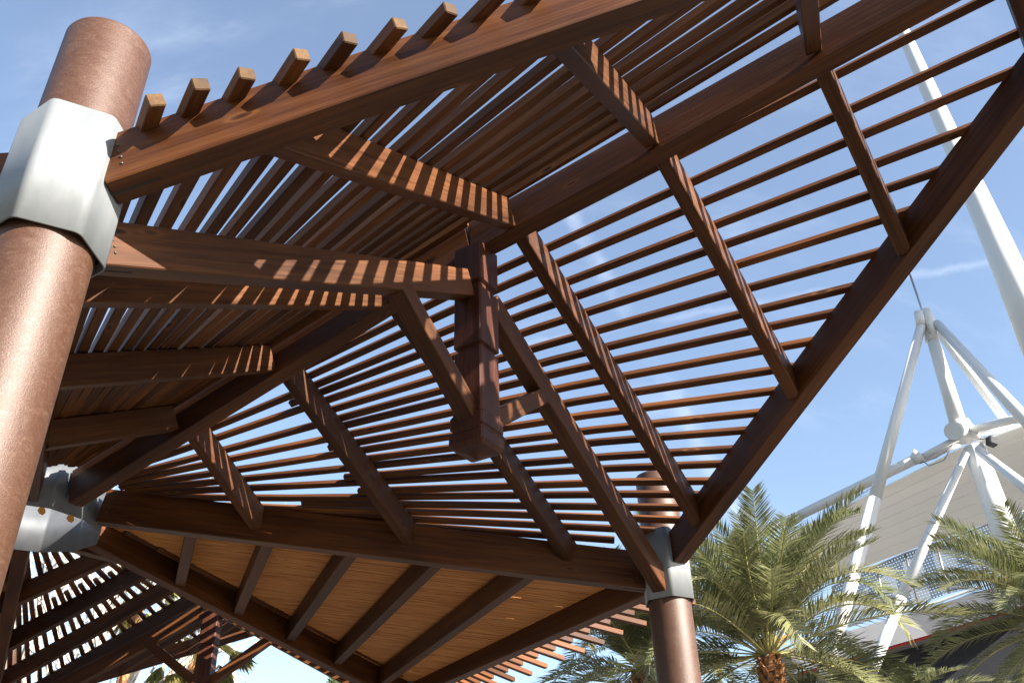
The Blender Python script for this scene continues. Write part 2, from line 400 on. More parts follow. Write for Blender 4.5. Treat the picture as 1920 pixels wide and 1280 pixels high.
def slatted_bay(deg, label, detail=True):
    bay = Bay(deg)
    root = thing('slatted_canopy', label, 'pergola', bay.p(SK, 0, -EYE), 'slatted timber canopy bays round the steel ring')
    P = bay.p
    # ridge
    beam('ridge_beam', P(0.745, 0, 3.148), P(SK, 0, 4.08), 0.14, 0.345, M['beam'], root)
    beam('ridge_beam', P(SK + 0.002, 0, 4.08), P(2 * SK, 0, 4.76), 0.14, 0.30, M['beam'], root)
    # edge beams (undersides)
    for sg in (-1, 1):
        # hub to column
        def ed(s, dz): q = 3 * s / SK * sg; return P(s, q, dz)
        beam('edge_beam', P(0.70 * math.cos(R(30)), 0.70 * 0.5 * sg, 3.11), P(SK - 0.2 * math.cos(R(30)), (3 - 0.1) * sg, 2.285), 0.14, 0.33, M['beam'], root)
        beam('edge_beam', P(SK + 0.21 * math.cos(R(30)), (3 - 0.105) * sg, 2.465), P(2 * SK - 0.05, 0.03 * sg, 4.93), 0.14, 0.265, M['beam'], root)
        # tie from column to king post
        beam('tie_beam', P(SK, (3 - 0.2) * sg, 2.115 + 0.2 * 0.525), P(SK, 0.10 * sg, 2.115 + 2.9 * 0.525), 0.125, 0.205, M['rafter'], root)
        # rafters
        for s in RAF_S:
            se = (NEAR_END if sg < 0 else FAR_END)[s][0]; qe = edge_q(se) * sg
            d = 0.215
            q0 = 0.07 * sg
            dz = 0.045 if (s == 4.37 and sg < 0) else 0.0
            z0 = surf(s, q0) - d * 1.15 - dz; z1 = surf(se, qe) - d * 1.15 - dz
            k = 0.075 / abs(qe)
            beam('rafter', P(s, q0, z0), P(se - (se - s) * k, qe - 0.075 * sg, z1 - (z1 - z0) * k), 0.10, d, M['rafter'], root)
        # fan of slats
        j = 0
        while True:
            t = (0.0167 + 0.02357 * j) if sg > 0 else (0.027 + 0.026 * j)
            if t > 0.592: break
            jit = random.uniform(-0.0022, 0.0022); t2 = t + jit
            s_start = 0.72 + random.uniform(0, .15)
            if j % 2: s_start = (3.03 + random.uniform(-0.12, 0.10)) if (t < 0.46 and sg > 0) else (random.uniform(1.2, 2.4) if sg > 0 else random.uniform(1.0, 2.0))
            s_start = max(s_start, 0.112 / t2 - S0)
            if s_start < 2 * SK - 0.6:
                make_slat(bay, t2 * sg, s_start, random.uniform(0.215, 0.25) if sg < 0 else random.uniform(0.06, 0.10), root)
            j += 1
        # one slat laid along the ridge, ending where the fan takes over
        a_ = P(0.8, 0.125 * sg, surf(0.8, 0.125)); b_ = P(SK, 0.125 * sg, surf(SK, 0.125))
        beam('slat', a_, b_, 0.071, 0.056, M['slat'], root, bev=0.005)
    # king post with turned rings, hung under the ridge
    kp = king_post(bay, root)
    for sg in (-1, 1):
        b0 = P(SK, 0.10 * sg, 2.64); b1 = P(SK, 0.90 * sg, 3.22)
        br = beam('brace', b0, b1, 0.125, 0.125, M['rafter'], root)
        if detail:
            X = (b1 - b0).normalized(); side = Vector((bay.n.x, bay.n.y, 0))
            for fr in (0.12, 0.9): screw(b0 + (b1 - b0) * fr + side * 0.0625 + UP * 0.07, side, br, 1.3)
    return root, bay

def king_post(bay, root):
    bm = bmesh.new(); secs = []
    w = 0.118
    # (height above eye, half width)
    prof = [(2.415, 0.0), (2.455, 0.055), (2.470, 0.115), (2.500, 0.136), (2.565, 0.136), (2.585, 0.118), (2.600, 0.118), (2.615, 0.132), (2.690, 0.132), (2.715, w),
            (3.195, w - 0.004), (3.205, w - 0.022), (3.235, w - 0.022), (3.245, w), (3.70, w), (3.715, w - 0.026), (3.76, w - 0.026), (3.775, w), (4.10, w)]
    rings = []
    for z, h in prof:
        if h == 0: rings.append([bm.verts.new((0, 0, z - 2.4))]); continue
        c = min(0.012, h * 0.3)
        pts = [(h, -h + c), (h, h - c), (h - c, h), (-h + c, h), (-h, h - c), (-h, -h + c), (-h + c, -h), (h - c, -h)]
        rings.append([bm.verts.new((x, y, z - 2.4)) for x, y in pts])
    for r0, r1 in zip(rings, rings[1:]):
        if len(r0) == 1:
            for k in range(8): bm.faces.new((r0[0], r1[(k + 1) % 8], r1[k]))
        else:
            for k in range(8): bm.faces.new((r0[k], r0[(k + 1) % 8], r1[(k + 1) % 8], r1[k]))
    bm.faces.new(rings[-1])
    me = finish(bm, 'king_post'); me.materials.append(M['king'])
    # grain runs along local x in the wood material, so build the post lying down
    me.transform(Matrix.Rotation(R(90), 4, 'Y'))          # z -> x
    o = bpy.data.objects.new('king_post', me); COL.objects.link(o)
    n3 = Vector((bay.n.x, bay.n.y, 0))
    m = Matrix((UP, n3.cross(UP) * -1, n3)).transposed().to_4x4()
    # columns: local x -> up
    x = UP; y = n3; z = x.cross(y)
    m = Matrix((x, y, z)).transposed().to_4x4(); m.translation = bay.p(SK, 0, 2.4)
    setpar(o, root, m); return o

bay_near, BN = slatted_bay(0, 'large fan slatted brown timber canopy overhead with hanging king post, nearest bay')
bay_far, BF = slatted_bay(120, 'smaller looking slatted timber canopy at lower left beyond the steel ring', False)

# bolts and slots where the near beams meet the steel
def slot(P0, P1, w, parent): beam('slot', P0, P1, w, 0.003, M['darkslot'], parent, bev=0)
def beam_hardware():
    for o in list(bay_near.children):
        if o.name.split('.')[0] not in ('edge_beam', 'tie_beam', 'ridge_beam'): continue
        mw_ = o.matrix_basis.copy(); L = max(v.co.x for v in o.data.vertices); d = max(v.co.z for v in o.data.vertices); w = max(v.co.y for v in o.data.vertices)
        for xe, sg in ((0.0, 1), (L, -1)):
            p = mw_ @ Vector((xe, 0, 0))
            if (Vector((p.x, p.y)) - D2).length < 1.5 or (Vector((p.x, p.y)) - B2 - NN * SK).length < 0.5: continue
            for sd_ in (-1, 1):
                for k in range(4):
                    q = mw_ @ Vector((xe + sg * (0.085 + 0.004 * (k % 2)), sd_ * w, d * (0.28 + 0.14 * k)))
                    screw(q, mw_.to_3x3() @ Vector((0, sd_, 0)), o, 1.0)
            a = mw_ @ Vector((xe + sg * 0.0, 0, -0.0015)); b = mw_ @ Vector((xe + sg * 0.20, 0, -0.0015))
            s = beam('slot', min((a, b), key=lambda v: 0 if v is a else 1), b, 0.014, 0.002, M['darkslot'], o, bev=0)
beam_hardware()

# ------------------------------------------------------------------ reed covered triangular bays
def P3(p2, z): return Vector((p2.x, p2.y, z + EYE))
def reed_bay(Pb, Pc, Pe, label, full=True):
    """triangle with its high corner at the ring (Pb); Pc and Pe stand on columns"""
    root = thing('reed_canopy', label, 'pergola', P3((Pb + Pc + Pe) / 3, -EYE), 'reed covered canopy bays')
    def on(P, s, z0, z1): u = (P - Pb) / 6.0; return Pb + u * s, z0 + (z1 - z0) * s / 6.0
    zc0, zc1 = 3.22, 2.255
    cdir = (Pe - Pc).normalized(); cen = (Pb + Pc + Pe) / 3
    # outer edge beam
    a = P3(Pc + cdir * 0.2, 2.30); b = P3(Pe - cdir * 0.2, 2.40)
    beam('edge_beam', a, b, 0.14, 0.26, M['beam'], root)
    for s1, s2 in ((1.62, 1.85), (2.37, 2.70), (3.17, 3.55), (3.97, 4.40), (4.83, 5.28)):
        p, z = on(Pc, s1, zc0, zc1); q, z2 = on(Pe, s2, zc0, zc1 + 0.06)
        d = (q - p).normalized()
        beam('rafter', P3(p + d * 0.08, z + 0.02), P3(q - d * 0.08, z2 + 0.02), 0.11, 0.22, M['rafter'], root)
    # reed mat: thousands of split reeds laid side by side, one mass
    out = (cen - Pb).normalized(); lat = Vector((-out.y, out.x))
    zb = zc0 + 0.262
    n0 = P3(Pb, zb); n1 = P3(Pc, zc1 + 0.262); n2 = P3(Pe, zc1 + 0.33)
    bm = bmesh.new(); rd = random.Random(3)
    ubc = (Pc - Pb).normalized(); vbc = Vector((-ubc.y, ubc.x))
    if (Pe - Pb).dot(vbc) < 0: vbc = -vbc
    H = 6 * math.sin(R(60)); step = 0.0095; k = 0
    h = 0.0
    ext = 0.16; layer = 0
    while h < H:
        # span of the triangle at this offset from BC (grown a little over the outer edge)
        x0 = max(h / math.tan(R(60)), math.sqrt(max(0.0, 0.64 - h * h))); x1 = 6 - h / math.tan(R(60)) + ext
        x = x0 - rd.uniform(0, .6)
        while x < x1:
            ln = rd.uniform(1.0, 2.2); xa, xb = max(x, x0), min(x + ln, x1 + rd.uniform(-0.05, 0.04))
            if xb - xa > 0.05:
                r = rd.uniform(0.006, 0.009); zz = rd.uniform(0, 0.006) + layer * 0.014; dev = rd.uniform(-0.012, 0.012); dev2 = rd.uniform(-0.012, 0.012)
                ring = []
                for xx, dv in ((xa, dev), (xb, dev2)):
                    hh = h + dv; p = Pb + ubc * xx + vbc * hh
                    # barycentric height
                    e = hh / H; c_ = (xx - hh / math.tan(R(60))) / 6.0; b_ = 1 - e - c_
                    z = b_ * n0.z + c_ * n1.z + e * n2.z + zz
                    ring.append([bm.verts.new((p.x + vbc.x * r * ca, p.y + vbc.y * r * ca, z + r * sa)) for ca, sa in ((1, 0), (0.3, -0.95), (-0.8, -0.6), (-0.5, 0.8))])
                for i in range(4): bm.faces.new((ring[0][i], ring[0][(i + 1) % 4], ring[1][(i + 1) % 4], ring[1][i]))
            x += ln
        h += step * rd.uniform(0.8, 1.2); k += 1
        if h >= H and layer < 1: h = 0.004; layer += 1
    me = finish(bm, 'reed_mat'); me.materials.append(M['reed'])
    me.transform(Matrix.Translation(-n0))
    ang = math.atan2(ubc.y, ubc.x); me.transform(Matrix.Rotation(-ang, 4, 'Z'))
    o = bpy.data.objects.new('reed_mat', me); COL.objects.link(o); setpar(o, root, Matrix.Translation(n0) @ Matrix.Rotation(ang, 4, 'Z')); o['kind'] = 'stuff'
    # slats above the mat, fanning from the ring, ends alternating long and short
    if full:
        j = -13
        mid = (Pc + Pe) / 2; od = (mid - Pb).normalized(); ld = (Pe - Pc).normalized()
        zo = zc1 + 0.36; k = 0
        t = -0.35
        while t < 0.57:
            ov = 0.98 if k % 2 == 0 else 0.70
            ov += random.uniform(-.02, .02)
            c5 = H
            def pt(d): 
                p = Pb + od * d + ld * (t * d); f = d / H
                return P3(p, (zc0 + 0.30) * (1 - f) + (zo - 0.005) * f + 0.03)
            p0 = pt(1.1 if k % 2 == 0 else 2.6); p1 = pt(H + ov)
            sl = beam('slat', p0, p1, 0.071, 0.056, M['slat'], root, bev=0.005)
            t += 0.0355; k += 1
    return root
reed_bay(B2, C2, E2, 'triangular canopy of brown rafters under an orange brown reed mat, below the far beam')
reed_bay(B2, F2, G2, 'reed covered canopy at the far left edge behind the thick column', True)
# short visible beam leaving the near column to the left
wing = thing('timber_beam', 'dark timber beam end behind the thick column at the left edge', 'beam', P3((A2 + I2) / 2, -EYE))
dAI = (I2 - A2).normalized()
beam('beam_body', P3(A2 + dAI * 0.21, 2.40), P3(I2 - dAI * 0.2, 2.30), 0.14, 0.265, M['beam'], wing)

# ------------------------------------------------------------------ steel columns with collars
def column(P2, label, z_top=3.36, collar=True):
    root = thing('steel_column', label, 'column', (P2.x, P2.y, 0), 'round brown steel columns')
    bm = bmesh.new(); seg = 64; r = 0.186; ht = z_top + EYE
    prof = [(0, r), (ht - 0.012, r), (ht - 0.003, r - 0.004), (ht, r - 0.012), (ht, r - 0.03), (ht - 0.4, r - 0.03)]
    prof = [(0, r), (ht * 0.33, r), (ht * 0.66, r)] + prof[1:]
    rings = [[bm.verts.new((rr * math.cos(2 * math.pi * k / seg), rr * math.sin(2 * math.pi * k / seg), z)) for k in range(seg)] for z, rr in prof]
    for r0, r1 in zip(rings, rings[1:]):
        for k in range(seg): f = bm.faces.new((r0[k], r0[(k + 1) % seg], r1[(k + 1) % seg], r1[k])); f.smooth = True
    bm.faces.new(rings[-1])
    me = finish(bm, 'shaft'); me.materials.append(M['paint'])
    o = bpy.data.objects.new('shaft', me); COL.objects.link(o); setpar(o, root, Matrix.Translation((P2.x, P2.y, 0)))
    # hexagonal collar of bent sheet, rounded corners
    az = math.atan2(UU.y, UU.x)
    co = hex_ring('collar', 6, 0.203, 2.17, 2.79, az, M['galv'], root, P2, rad=0.045, bolts=True)
    return root
def ring_outline(n, apo, az, rad, segs=5):
    """regular n-gon with rounded corners; faces centred on az + k*360/n"""
    half = math.pi / n; pts = []
    rc = apo / math.cos(half)
    for k in range(n):
        a = az + (2 * k + 1) * half
        # corner at angle a, fillet of radius rad
        cx = (apo - rad) / math.cos(half)
        c = Vector((math.cos(a), math.sin(a))) * cx
        for i in range(segs + 1):
            b = a - half + 2 * half * i / segs
            pts.append(c + Vector((math.cos(b), math.sin(b))) * rad)
    return pts
def hex_ring(name, n, apo, z0, z1, az, mat, root, P2, rad, bolts, thick=0.006):
    bm = bmesh.new(); outl = ring_outline(n, apo, az, rad); inn = [p * ((apo - thick) / apo) for p in outl]
    m = len(outl)
    lo = [bm.verts.new((p.x, p.y, z0 + EYE)) for p in outl]; hi = [bm.verts.new((p.x, p.y, z1 + EYE)) for p in outl]
    li = [bm.verts.new((p.x, p.y, z0 + EYE)) for p in inn]; hj = [bm.verts.new((p.x, p.y, z1 + EYE)) for p in inn]
    for k in range(m):
        k2 = (k + 1) % m
        f = bm.faces.new((lo[k], lo[k2], hi[k2], hi[k])); f.smooth = True
        f = bm.faces.new((li[k2], li[k], hj[k], hj[k2])); f.smooth = True
        bm.faces.new((lo[k2], lo[k], li[k], li[k2])); bm.faces.new((hi[k], hi[k2], hj[k2], hj[k]))
    for e in bm.edges:
        if e.calc_face_angle(0) > 0.9: e.smooth = False
    me = finish(bm, name); me.materials.append(mat)
    o = bpy.data.objects.new(name, me); COL.objects.link(o); setpar(o, root, Matrix.Translation((P2.x, P2.y, 0)))
    if bolts:
        for k in range(n):
            a = az + k * 2 * math.pi / n; nr = Vector((math.cos(a), math.sin(a), 0)); tg = Vector((-nr.y, nr.x, 0))
            for i in range(6):
                screw(Vector((P2.x, P2.y, z0 + EYE + 0.09 + 0.088 * i)) + nr * apo + tg * (0.004 * ((i * 7) % 3 - 1)), nr, o, 1.15)
    return o
colA = column(A2, 'large rust brown steel column with pale metal collar at left, nearest the viewer')
colC = column(C2, 'slimmer looking brown steel column in front of the palms, its top above the slats')
column(F2, 'distant brown steel column glimpsed between slats at the lower left edge')
column(E2, 'brown steel column below the far corner of the reed canopy')

# open steel ring where the ridges and edge beams meet; no column under it
ring = thing('steel_ring', 'open many sided galvanised steel ring hub where beams meet behind the thick column', 'ring', (B2.x, B2.y, 3.09 + EYE))
azr = math.atan2(NN.y, NN.x)
hex_ring('ring_wall', 12, 0.655, 3.085, 3.60, azr, M['galv_dull'], ring, B2, 0.05, False, 0.008)

def dry_leaf(px, label):
    """a dead leaf caught on the lower rim of the ring, hanging just below it"""
    d = raydir(*px); a = math.atan2(d.y, d.x)
    h = Vector((d.x, d.y)).normalized(); n = Vector((-h.y, h.x))
    off = B2.dot(n); t = B2.dot(h) - math.sqrt(max(0.655 ** 2 - off ** 2, 0.01))
    P = Vector((h.x * t, h.y * t, EYE + 3.088)); x = Vector((n.x, n.y, 0)); y = Vector((h.x, h.y, 0))
    pts = [(0, 0), (0.026, -0.012), (0.034, -0.040), (0.012, -0.070), (-0.018, -0.080), (-0.036, -0.050), (-0.024, -0.014)]
    vs = []
    for dz in (0.0, 0.002):
        for u, v in pts: vs.append(x * u + UP * v - y * (dz + 0.012 * (v / 0.08) ** 2 + 0.012))
    k = len(pts); fs = [tuple(range(k)), tuple(range(2 * k - 1, k - 1, -1))] + [(i, k + i, k + (i + 1) % k, (i + 1) % k) for i in range(k)]
    me = bpy.data.meshes.new('dry_leaf'); me.from_pydata([tuple(v) for v in vs], [], fs); me.materials.append(M['leaf_orange'])
    o = bpy.data.objects.new('dry_leaf', me); COL.objects.link(o); o.location = P; o['label'] = label; o['category'] = 'leaf'; o['group'] = 'dry leaves on the ring'
dry_leaf((78, 957), 'orange dry leaf on the rim of the steel ring, the left one')
dry_leaf((131, 975), 'orange dry leaf on the rim of the steel ring, the right one')

# ------------------------------------------------------------------ palms
def frond_mesh(L, droop, nleaf, leaflen, seed, wid=0.031):
    """feather frond along +x, rising then arching; leaflets in a V"""
    rd = random.Random(seed); bm = bmesh.new(); n = 14; pts = []
    ang = 0.0; p = Vector((0, 0, 0)); side_b = rd.uniform(-0.25, 0.25)
    for i in range(n + 1):
        pts.append(p.copy()); f = i / n
        a = -droop * f ** 1.6
        p = p + Vector((math.cos(a), side_b * f * 0.3, math.sin(a))) * (L / n)
    rings = []
    for i, q in enumerate(pts):
        r = 0.024 * (1 - i / n) + 0.004; t = (pts[min(i + 1, n)] - pts[max(i - 1, 0)]).normalized(); b = UP.cross(t).normalized(); c = t.cross(b)
        rings.append([bm.verts.new(q + b * r), bm.verts.new(q - c * r * 0.7), bm.verts.new(q - b * r), bm.verts.new(q + c * r * 0.5)])
    for r0, r1 in zip(rings, rings[1:]):
        for k in range(4): f = bm.faces.new((r0[k], r0[(k + 1) % 4], r1[(k + 1) % 4], r1[k])); f.material_index = 1
    for sd_ in (-1, 1):
        for k in range(nleaf):
            f = 0.16 + 0.84 * (k + rd.uniform(-.3, .3)) / nleaf; f = min(max(f, 0.14), 0.999)
            x = f * n; i = min(int(x), n - 1); q = pts[i].lerp(pts[i + 1], x - i)
            t = (pts[i + 1] - pts[i]).normalized(); b = UP.cross(t).normalized(); c = t.cross(b)
            ll = leaflen * (0.45 + 0.9 * math.sin(math.pi * min(1, f * 0.85 + 0.12)) * 0.75) * rd.uniform(.85, 1.12)
            fwd = 0.55 + 0.55 * f
            d = (b * sd_ * 1.0 + t * fwd + c * rd.uniform(0.15, 0.6)).normalized()
            w = wid * rd.uniform(.75, 1.1); wv = t.cross(d).cross(d).normalized() * w * 0.5
            tip = q + d * ll + Vector((0, 0, -0.16 * ll * rd.uniform(.3, 1.6)))
            m = q + d * ll * 0.5 + Vector((0, 0, -0.01))
            v = [bm.verts.new(q - wv * .5), bm.verts.new(q + wv * .5), bm.verts.new(m + wv), bm.verts.new(tip), bm.verts.new(m - wv)]
            bm.faces.new((v[0], v[1], v[2], v[4])); bm.faces.new((v[4], v[2], v[3]))
    me = bpy.data.meshes.new('frond'); bm.to_mesh(me); bm.free()
    me.materials.append(M['palm']); me.materials.append(M['rachis']); return me
def boot_mesh():
    bm = bmesh.new()
    pts = [(-.075, 0, -.06), (.075, 0, -.06), (.045, .07, .07), (-.045, .07, .07), (-.06, -.06, -.09), (.06, -.06, -.09), (.03, .02, .10), (-.03, .02, .10)]
    v = [bm.verts.new(p) for p in pts]
    for f in ((0, 1, 2, 3), (4, 7, 6, 5), (0, 4, 5, 1), (3, 2, 6, 7), (1, 5, 6, 2), (0, 3, 7, 4)): bm.faces.new([v[i] for i in f])
    return finish(bm, 'leaf_base')
BOOT = boot_mesh(); BOOT.materials.append(M['boot'])
FRONDS = [frond_mesh(3.3, 1.05, 84, .54, 1), frond_mesh(3.3, 1.5, 82, .52, 2), frond_mesh(3.1, 0.75, 84, .52, 3), frond_mesh(3.0, 1.9, 78, .50, 4), frond_mesh(3.4, 1.25, 86, .54, 5)]
def date_palm(P, r_tr, label, nf, scale, seed, boots=True, lo=-32, hi=86):
    """P: centre of the crown (where the fronds spring from)"""
    rd = random.Random(seed)
    root = thing('date_palm', label, 'palm tree', (P.x, P.y, 0), 'date palms')
    h = P.z; lean = rd.uniform(-.15, .15)
    tube('trunk', [(P.x + lean, P.y, 0), (P.x + lean * .5, P.y, h * .5), (P.x, P.y, h - .55), (P.x, P.y, h - 0.1), (P.x, P.y, h + .15)], [r_tr * 1.15, r_tr * .95, r_tr * .9, r_tr * .75, r_tr * .3], M['trunk'], root, 14)
    if boots:
        for i in range(84):
            z = h - 0.05 - i * 0.0145; a = i * 2.39996; rr = r_tr * (0.92 + (0.12 if z > h - 0.7 else 0)) * (0.8 if z > h - 0.2 else 1)
            o = bpy.data.objects.new('leaf_base', BOOT); COL.objects.link(o); s = rd.uniform(.75, 1.05)
            m = Matrix.Translation((P.x + rr * math.cos(a), P.y + rr * math.sin(a), z)) @ Matrix.Rotation(a - math.pi / 2, 4, 'Z') @ Matrix.Rotation(rd.uniform(-.25, .05), 4, 'X') @ Matrix.Scale(s, 4)
            setpar(o, root, m)
    for i in range(nf):
        f = i / (nf - 1); el = hi - (hi - lo) * f ** 1.15 + rd.uniform(-7, 7); a = i * 2.39996 + rd.uniform(-.2, .2)
        if el < 22 and abs((math.degrees(a) - math.degrees(math.atan2(-P.y, -P.x)) + 180) % 360 - 180) < 50: el = 28 + rd.uniform(0, 30)
        me = FRONDS[rd.choice((0, 2, 2, 4))] if el > 48 else FRONDS[rd.randrange(5)] if el > 10 else FRONDS[rd.choice((1, 3, 0))]
        o = bpy.data.objects.new('frond', me); COL.objects.link(o); s = scale * rd.uniform(.85, 1.08) * (0.82 if el > 70 else 1)
        m = Matrix.Translation((P.x + 0.1 * math.cos(a), P.y + 0.1 * math.sin(a), h + 0.12 * f * 0)) @ Matrix.Rotation(a, 4, 'Z') @ Matrix.Rotation(-R(min(el, 88)), 4, 'Y') @ Matrix.Rotation(rd.uniform(-.35, .35), 4, 'X') @ Matrix.Scale(s, 4)
        setpar(o, root, m)
    for i in range(9):
        a = rd.uniform(0, 6.28); e = R(rd.uniform(25, 75)); d = Vector((math.cos(a) * math.cos(e), math.sin(a) * math.cos(e), math.sin(e)))
        tube('fruit_stalk', [P, P + d * .45, P + d * .8 - UP * .12], [.022, .018, .01], M['fruitstalk'], root, 6)
    return root
date_palm(at(1440, 1226, 17.6), 0.19, 'large date palm right of the far column, trunk with orange leaf bases', 66, 1.06, 11, True, -20)
date_palm(at(2005, 1172, 19.0), 0.25, 'date palm cut by the right edge of the picture', 60, 0.82, 23)
date_palm(at(1205, 1255, 20.0), 0.25, 'date palm half hidden behind the far brown column', 56, 0.92, 37)
date_palm(at(1660, 1420, 25.0), 0.25, 'low date palm in the shade between the two large palms', 46, 0.95, 41)

# fan palm and bare trees seen through the far bay
def fan_leaf(seed):
    rd = random.Random(seed); bm = bmesh.new(); n = 26
    for k in range(n):
        a = -1.15 + 2.3 * k / (n - 1); ln = .62 * (1 - .25 * abs(a) / 1.15) * rd.uniform(.85, 1.1)
        d = Vector((math.cos(a), math.sin(a), 0)); s = Vector((-d.y, d.x, 0)) * .016
        b = d * .05; m = d * ln * .55 + UP * .01; t = d * ln - UP * rd.uniform(.08, .32)
        v = [bm.verts.new(b), bm.verts.new(m + s), bm.verts.new(t), bm.verts.new(m - s)]
        bm.faces.new((v[0], v[1], v[2])); bm.faces.new((v[0], v[2], v[3]))
    st = [bm.verts.new(p) for p in ((0.06, .012, 0), (0.06, -.012, 0), (-.7, .016, .0), (-.7, -.016, 0))]; f = bm.faces.new((st[0], st[1], st[3], st[2])); f.material_index = 1
    me = bpy.data.meshes.new('fan_frond'); bm.to_mesh(me); bm.free(); me.materials.append(M['fan']); me.materials.append(M['rachis']); return me
FANS = [fan_leaf(s) for s in (1, 2, 3)]
def fan_palm(P, label, seed, n=34, sc=1.0):
    rd = random.Random(seed); root = thing('fan_palm', label, 'palm tree', (P.x, P.y, 0), 'fan palms')
    tube('trunk', [(P.x, P.y, 0), (P.x, P.y, P.z * .5), (P.x, P.y, P.z)], [.2, .16, .15], M['boot'], root, 12)
    for i in range(n):
        f = i / n; el = 75 - 145 * f + rd.uniform(-10, 10); a = i * 2.39996
        o = bpy.data.objects.new('frond', FANS[i % 3]); COL.objects.link(o)
        m = Matrix.Translation(P) @ Matrix.Rotation(a, 4, 'Z') @ Matrix.Rotation(-R(el), 4, 'Y') @ Matrix.Translation((.7 * sc, 0, 0)) @ Matrix.Rotation(rd.uniform(-.5, .5), 4, 'X') @ Matrix.Scale(sc * rd.uniform(.8, 1.05), 4)
        setpar(o, root, m)
fan_palm(at(372, 1215, 20.0), 'slim fan palm with hanging fronds behind the far king post', 5)
fan_palm(at(262, 1120, 24.0), 'fan palm seen through the slats at lower left', 9, 30, 0.9)

def bare_tree(P, h, label, seed, spread=0.5):
    rd = random.Random(seed); root = thing('bare_tree', label, 'tree', (P.x, P.y, 0), 'bare trees behind the far canopy')
    limbs = bmesh.new()
    def grow(bmx, p, d, ln, r, depth, segs=4):
        pts = [p]; dd = d.normalized()
        for i in range(segs):
            dd = (dd + Vector((rd.uniform(-1, 1), rd.uniform(-1, 1), rd.uniform(-.4, .7))) * .16).normalized(); pts.append(pts[-1] + dd * ln / segs)
        sides = 6 if r > .02 else 3; prev = None
        for i, q in enumerate(pts):
            t = (pts[min(i + 1, segs)] - pts[max(i - 1, 0)]).normalized(); a = t.orthogonal().normalized(); b = t.cross(a); rr = r * (1 - .45 * i / segs)
            ringv = [bmx.verts.new(q + (a * math.cos(6.283 * k / sides) + b * math.sin(6.283 * k / sides)) * rr) for k in range(sides)]
            if prev:
                for k in range(sides): bmx.faces.new((prev[k], prev[(k + 1) % sides], ringv[(k + 1) % sides], ringv[k]))
            prev = ringv
        if depth == 0: return
        for k in range(rd.choice((3, 4)) if depth > 1 else 4):
            f = rd.uniform(.4, 1.0); i = min(int(f * segs), segs - 1); q = pts[i].lerp(pts[i + 1], f * segs - i)
            nd = (dd + Vector((rd.uniform(-1, 1), rd.uniform(-1, 1), rd.uniform(-.2, .6))) * (spread + .45)).normalized()
            grow(bmx, q, nd, ln * rd.uniform(.5, .75), r * rd.uniform(.42, .58), depth - 1)
    tb = bmesh.new(); base = Vector((P.x, P.y, 0))
    grow(tb, base, UP, h * .5, .17, 0, 5); me = finish(tb, 'trunk'); me.materials.append(M['bark_white'])
    o = bpy.data.objects.new('trunk', me); COL.objects.link(o); setpar(o, root, Matrix())
    top = base + UP * h * .48
    for k in range(6):
        a = k * 1.05 + rd.uniform(-.3, .3); lb = bmesh.new()
        grow(lb, base + UP * h * rd.uniform(.28, .48), Vector((math.cos(a) * .6, math.sin(a) * .6, 1.0)), h * .34, .075, 3)
        me = finish(lb, 'limb'); me.materials.append(M['bark_white']); o = bpy.data.objects.new('limb', me); COL.objects.link(o); setpar(o, root, Matrix())
for i, (px, py, ds, h, lab) in enumerate([(150, 1130, 20, 9.0, 'bare pale barked tree behind the slats at far left'), (250, 1150, 23, 9.5, 'bare pale barked tree behind the middle of the far slats'),
                                     (95, 1080, 24, 10.5, 'tall bare tree near the left edge behind the steel ring')]):
    p = at(px, py, ds); bare_tree(p, h, lab, 50 + i)
def low_branch_tree():
    pass

def cypress(P, label, seed):
    rd = random.Random(seed); root = thing('cypress_tree', label, 'tree', (P.x, P.y, 0))
    tube('trunk', [(P.x, P.y, 0), (P.x, P.y, P.z * .9)], [.14, .03], M['trunk'], root, 8)
    bm = bmesh.new(); h = P.z
    for i in range(5200):
        f = rd.random() ** .8; z = .4 + (h - .4) * f; rad = .62 * (1 - f) ** .6 * rd.uniform(.35, 1.08) + .02; a = rd.uniform(0, 6.28)
        c = Vector((rad * math.cos(a), rad * math.sin(a), z)); d = Vector((math.cos(a) * .5, math.sin(a) * .5, 1)).normalized() * .16; s = d.orthogonal().normalized() * .03
        v = [bm.verts.new(c - s), bm.verts.new(c + s), bm.verts.new(c + d + Vector((rd.uniform(-.04, .04),) * 3))]; bm.faces.new(v)
    me = finish(bm, 'crown'); me.materials.append(M['cypress']); o = bpy.data.objects.new('crown', me); COL.objects.link(o); setpar(o, root, Matrix.Translation((P.x, P.y, 0)))
cypress(at(627, 1262, 26.0), 'dark green cypress tip at the bottom edge beside the reed canopy', 4)

# ------------------------------------------------------------------ white tubular stadium
ST = 42.0
stad = thing('stadium', 'white tubular stadium with masts, membrane roof and perforated screens at right', 'building', (at(1800, 1280, ST).x, at(1800, 1280, ST).y, 0))
def st_tube(name, a, b, r0, r1, seg=16, mat='white'):
    return tube(name, [at(*a), at(*b)], [r0, r1], M[mat], stad, seg)
px_m = lambda px, dist: px * dist / FPX       # width in metres of so many pixels (roughly)
# great inclined mast, tapered
tube('mast', [at(1640, -70, 46), at(1702, 80, 44.5), at(1780, 255, 43), at(1872, 460, 41.5), at(1965, 680, 40)], [.25, .38, .50, .66, .80], M['white'], stad, 24)
